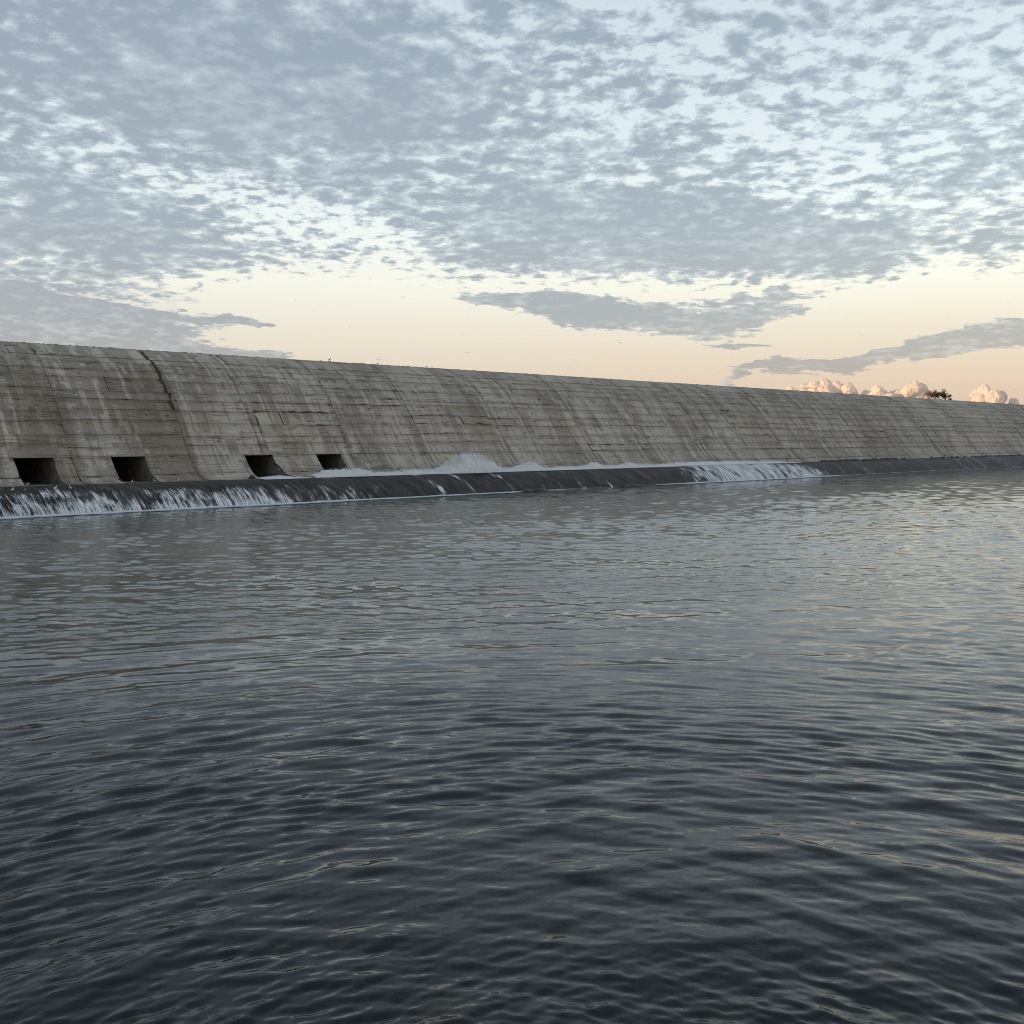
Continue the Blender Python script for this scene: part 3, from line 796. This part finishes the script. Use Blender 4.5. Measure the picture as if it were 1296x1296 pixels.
# a dead branch caught at the right foot of the third sluice, and grit along the crest
dp = [P3(d_, T_at(d_, px), z_) for px, d_, z_ in ((346, 59.6, 2.35), (352, 59.3, 2.2), (357, 58.7, 1.85), (363, 58.2, 1.6), (374, 57.7, 1.5))]
bm = bmesh.new()
for a_, b_, r0, r1 in zip(dp[:-1], dp[1:], (.035, .05, .055, .045), (.05, .055, .045, .02)): cyl(bm, a_, b_, r0, r1, 7)
cyl(bm, dp[2], P3(58.9, T_at(58.9, 361), 2.25), .03, .008, 5); cyl(bm, dp[1], P3(59.3, T_at(59.3, 347), 2.5), .025, .006, 5)
tag(bm_obj('dead_branch', bm, M_bark), 'dark dead branch caught at the right foot of the third sluice opening', 'branch')
bm = bmesh.new()
for i in range(170):
    px = random.uniform(-40, 1290); b2 = rock_mesh('q', random.uniform(.04, .16), random.uniform(.03, .09), random.uniform(.015, .06), i * 2.3, 1, .4)
    b2.transform(Matrix.Translation(P3(67.75 + random.uniform(0, .2), T_at(67.75, px), 10.05)))
    me = bpy.data.meshes.new('tmp'); b2.to_mesh(me); b2.free(); bm.from_mesh(me); bpy.data.meshes.remove(me)
tag(bm_obj('crest_grit', bm, M_rock, smooth=False), kind='stuff')

# ------------------------------------------------------------------ birds
def bird(x, y, z, size, heading, mat, lab, grp, neck=1.0):
    r_ = empty('bird', (x, y, z)); r_.rotation_euler = (0, 0, heading); r_.scale = (size * .5, size * .5, size * .8)
    # body to head as one lathed tube along a bent spine
    sp = [(-.55, 0, .36, .02), (-.42, 0, .40, .07), (-.2, 0, .46, .15), (.05, 0, .52, .17), (.22, 0, .60, .12),
          (.28, 0, .66 + .08 * neck, .065), (.30, 0, .70 + .16 * neck, .055), (.34, 0, .76 + .18 * neck, .075), (.40, 0, .77 + .18 * neck, .06), (.46, 0, .76 + .18 * neck, .02)]
    bm = bmesh.new(); rings = []
    for k_, (a, b, c, rr) in enumerate(sp):
        p0 = Vector(sp[max(k_ - 1, 0)][:3]); p1 = Vector(sp[min(k_ + 1, len(sp) - 1)][:3]); t_ = (p1 - p0).normalized()
        s1_ = Vector((0, 1, 0)); s2_ = t_.cross(s1_)
        rings.append([bm.verts.new(Vector((a, b, c)) + (s1_ * cos(q) * .85 + s2_ * sin(q)) * rr) for q in np.linspace(0, 2 * pi, 8, endpoint=False)])
    for i in range(len(rings) - 1):
        for j in range(8): bm.faces.new((rings[i][j], rings[i][(j + 1) % 8], rings[i + 1][(j + 1) % 8], rings[i + 1][j]))
    bm.faces.new(rings[0][::-1]); bm.faces.new(rings[-1])
    bm_obj('body', bm, mat, r_)
    bm = bmesh.new(); zb = .755 + .18 * neck; cyl(bm, (.45, 0, zb), (.64, 0, zb - .03), .028, .004, 6); bm_obj('beak', bm, M_beak, r_)
    for sgn in (-1, 1):
        bm = bmesh.new(); cyl(bm, (.0, sgn * .06, 0), (-.03, sgn * .06, .40), .014, .02, 5); cyl(bm, (-.02, sgn * .06, .012), (.12, sgn * .06, .012), .012, .008, 5)
        bm_obj('leg', bm, M_beak, r_)
    tag(r_, lab, 'bird', grp)
Dw = 56.25; zw = 1.22
for px, sz_, hd, lab in ((16, .34, .5, 'leftmost white bird standing on the wet sill above the white curtain of water'),
                         (32, .22, 2.5, 'smallest white bird on the wet sill, below the left sluice opening'),
                         (70, .36, .3, 'white bird on the wet sill right below the right end of the leftmost sluice'),
                         (89, .34, 2.8, 'white bird on the wet sill between the first and second sluice openings')):
    p = P3(Dw, T_at(Dw, px), zw); bird(*p, sz_, hd, M_white, lab, 'white birds on the wet sill')
for px, sz_, hd, lab in ((35, .22, 1.0, 'tiny white bird at the left foot of the leftmost sluice opening'),
                         (167, .26, .4, 'tiny white bird in front of the second sluice opening'),
                         (195, .22, 2.6, 'tiny white bird at the right corner of the second sluice opening'),
                         (226, .22, 2.2, 'tiny white bird at the toe of the dam, right of the second sluice'),
                         (481, .34, 2.9, 'white bird on the dark sill in front of the foam right of the fourth sluice')):
    p = P3(57.1, T_at(57.1, px), 1.45 if px < 400 else 1.43); bird(*p, sz_, hd, M_white, lab, 'small white birds along the toe of the dam')
for px, sz_, hd, lab in ((417, .42, .2, 'tallest dark bird on the dam crest, leftmost of the row, above the fourth sluice'),
                         (478, .28, .2, 'small dark bird on the dam crest, left one of a close pair'),
                         (483, .2, 2.8, 'smallest dark bird on the dam crest, right one of a close pair'),
                         (524, .18, 2.8, 'tiny crouching dark bird on the dam crest between the pair and the stretching bird'),
                         (540, .3, .2, 'dark bird on the dam crest leaning forward, rightmost of the row')):
    p = P3(68.0, T_at(68.0, px), 10.05); bird(*p, sz_, hd, M_dark, lab, 'dark birds on the dam crest', 1.3)

# ------------------------------------------------------------------ shrubs on the crest
def shrub(px, D_, wid, hei, n, mat, lab, seed):
    q = np.random.default_rng(seed); base = P3(D_, T_at(D_, px), 10.12)
    r_ = empty('shrub', base)
    bm = bmesh.new(); tips = []
    for k_ in range(9):
        a = q.uniform(0, 6.28); l = q.uniform(.55, 1.0)
        t1 = Vector((cos(a) * wid * .18, sin(a) * wid * .18, hei * .4 * l)); t2 = Vector((cos(a) * wid * .42 * q.uniform(.3, 1), sin(a) * wid * .42 * q.uniform(.3, 1), hei * l * .9))
        cyl(bm, (0, 0, -.05), t1, .035, .022, 5); cyl(bm, t1, t2, .022, .007, 5); tips += [t1 * .4 + t2 * .6, t2, t2]
        for _ in range(2):
            t3 = t2 + Vector(q.normal(0, wid * .10, 3)); t3.z = max(t3.z, .1); cyl(bm, t1 * .3 + t2 * .7, t3, .012, .004, 4); tips.append(t3)
    bm_obj('branches', bm, M_bark, r_)
    V_, F_ = [], []
    for k_ in range(n):
        c = np.array(tips[q.integers(len(tips))]) + q.normal(0, 1, 3) * np.array([wid * .075, wid * .075, hei * .085]); c[2] = max(c[2], .03)
        a1 = q.normal(0, 1, 3); a1 /= np.linalg.norm(a1); a2 = np.cross(a1, q.normal(0, 1, 3)); a2 /= np.linalg.norm(a2)
        s_ = q.uniform(.045, .085); i0 = len(V_)
        V_ += [c - a1 * s_, c + a2 * s_ * .5, c + a1 * s_, c - a2 * s_ * .5]; F_.append((i0, i0 + 1, i0 + 2, i0 + 3))
    tag(mesh_np('foliage', V_, F_, mat, r_), kind='stuff')
    tag(r_, lab, 'shrub', 'shrubs on the dam crest')
shrub(1177, 70.2, 1.9, 1.15, 700, M_glow_leaf, 'shrub with orange glow coloured into its leaves, leftmost of the clump on the crest', 1)
shrub(1184, 70.6, 2.1, 1.5, 1500, M_leaf, 'tall dark green shrub on the dam crest beside the orange one', 2)
shrub(1191, 70.4, 2.1, 1.45, 1500, M_leaf, 'tall dark shrub on the dam crest, third from the left in the clump', 3)
shrub(1197, 70.6, 1.6, 1.2, 900, M_leaf, 'narrow dark shrub on the right side of the clump on the crest', 4)
shrub(1203, 70.2, .7, .42, 260, M_leaf, 'lowest shrub, a small round tuft at the right end of the clump', 5)

# ------------------------------------------------------------------ cumulus towers lit by the low sun, kilometres beyond
def cumulus(puffs, lab, seed):
    # puffs: (px, py, radius in px) as measured on the sky; the cloud stands 6.5 km off with real depth
    dist = 6500.0; mp = dist / 1296.0; q = random.Random(seed)
    cx = sum(p[0] for p in puffs) / len(puffs)
    root_loc = Vector(((cx - 648) * mp, dist, 0.0))
    bm = bmesh.new()
    def puff(c, rad, sub):
        b = bmesh.new(); bmesh.ops.create_icosphere(b, subdivisions=sub, radius=1)
        sd_ = Vector((q.uniform(0, 90), q.uniform(0, 90), 0))
        for v_ in b.verts:
            n_ = v_.co.normalized(); h_ = abs(mnoise.fractal(n_ * 1.6 + sd_, 1.0, 2.0, 3)) * .30 + abs(mnoise.fractal(n_ * 5.0 + sd_, 1.0, 2.0, 3)) * .10
            v_.co = c + n_ * rad * (.86 + h_)
        me = bpy.data.meshes.new('tmp'); b.to_mesh(me); b.free(); bm.from_mesh(me); bpy.data.meshes.remove(me)
    for px, py, rp in puffs:
        c = Vector(((px - cx) * mp, q.uniform(-60, 60), 4 + (555 - py) * mp)); rad = rp * mp
        puff(c, rad, 4)
        for _ in range(14):
            a = q.uniform(0, 6.28); e = q.uniform(-.2, 1.4)
            n_ = Vector((cos(a) * cos(e), -abs(sin(a)) * cos(e), sin(e)))
            puff(c + n_ * rad * .75, rad * q.uniform(.22, .40), 3)
    o = bm_obj('cumulus_cloud', bm, M_cloud); o.location = root_loc
    rm = o.modifiers.new('fuse', 'REMESH'); rm.mode = 'VOXEL'; rm.voxel_size = 3.2; rm.use_smooth_shade = True
    sm_ = o.modifiers.new('soften', 'SMOOTH'); sm_.factor = .5; sm_.iterations = 9
    for k_, (sz_, st_) in enumerate(((38, 8), (10, 5))):
        tx = bpy.data.textures.new('billow', 'CLOUDS'); tx.noise_scale = sz_; tx.noise_depth = 3
        dm = o.modifiers.new('billow', 'DISPLACE'); dm.texture = tx; dm.strength = st_; dm.mid_level = .5; dm.texture_coords = 'GLOBAL'
    tag(o, lab, 'cloud', 'sunlit cumulus clouds low over the dam')
cumulus([(998, 494, 5), (1005, 500, 8)], 'tiny pale cumulus knob at the far left of the row over the dam', 1)
cumulus([(1022, 494, 9), (1030, 490, 8), (1044, 489, 10), (1049, 486, 7), (1058, 493, 10), (1070, 494, 9), (1078, 498, 9), (1015, 502, 12), (1040, 504, 16), (1065, 505, 16), (1028, 503, 12)],
        'widest bright cumulus, with a white central tower, left of centre in the row', 2)
cumulus([(1108, 496, 8), (1098, 499, 6), (1118, 500, 8), (1107, 508, 14), (1120, 508, 10), (1092, 504, 4)], 'small rounded pink cumulus between the two bright ones', 3)
cumulus([(1155, 492, 9), (1164, 494, 9), (1146, 496, 8), (1136, 499, 7), (1172, 500, 7), (1158, 505, 16), (1130, 503, 8), (1142, 508, 12)], 'yellow lit cumulus just left of the shrub clump', 4)
cumulus([(1246, 494, 8), (1253, 498, 8), (1239, 500, 8), (1265, 502, 8), (1272, 504, 6), (1250, 508, 14), (1226, 501, 3), (1234, 508, 9), (1280, 510, 6)], 'salmon pink cumulus standing alone right of the shrubs', 5)
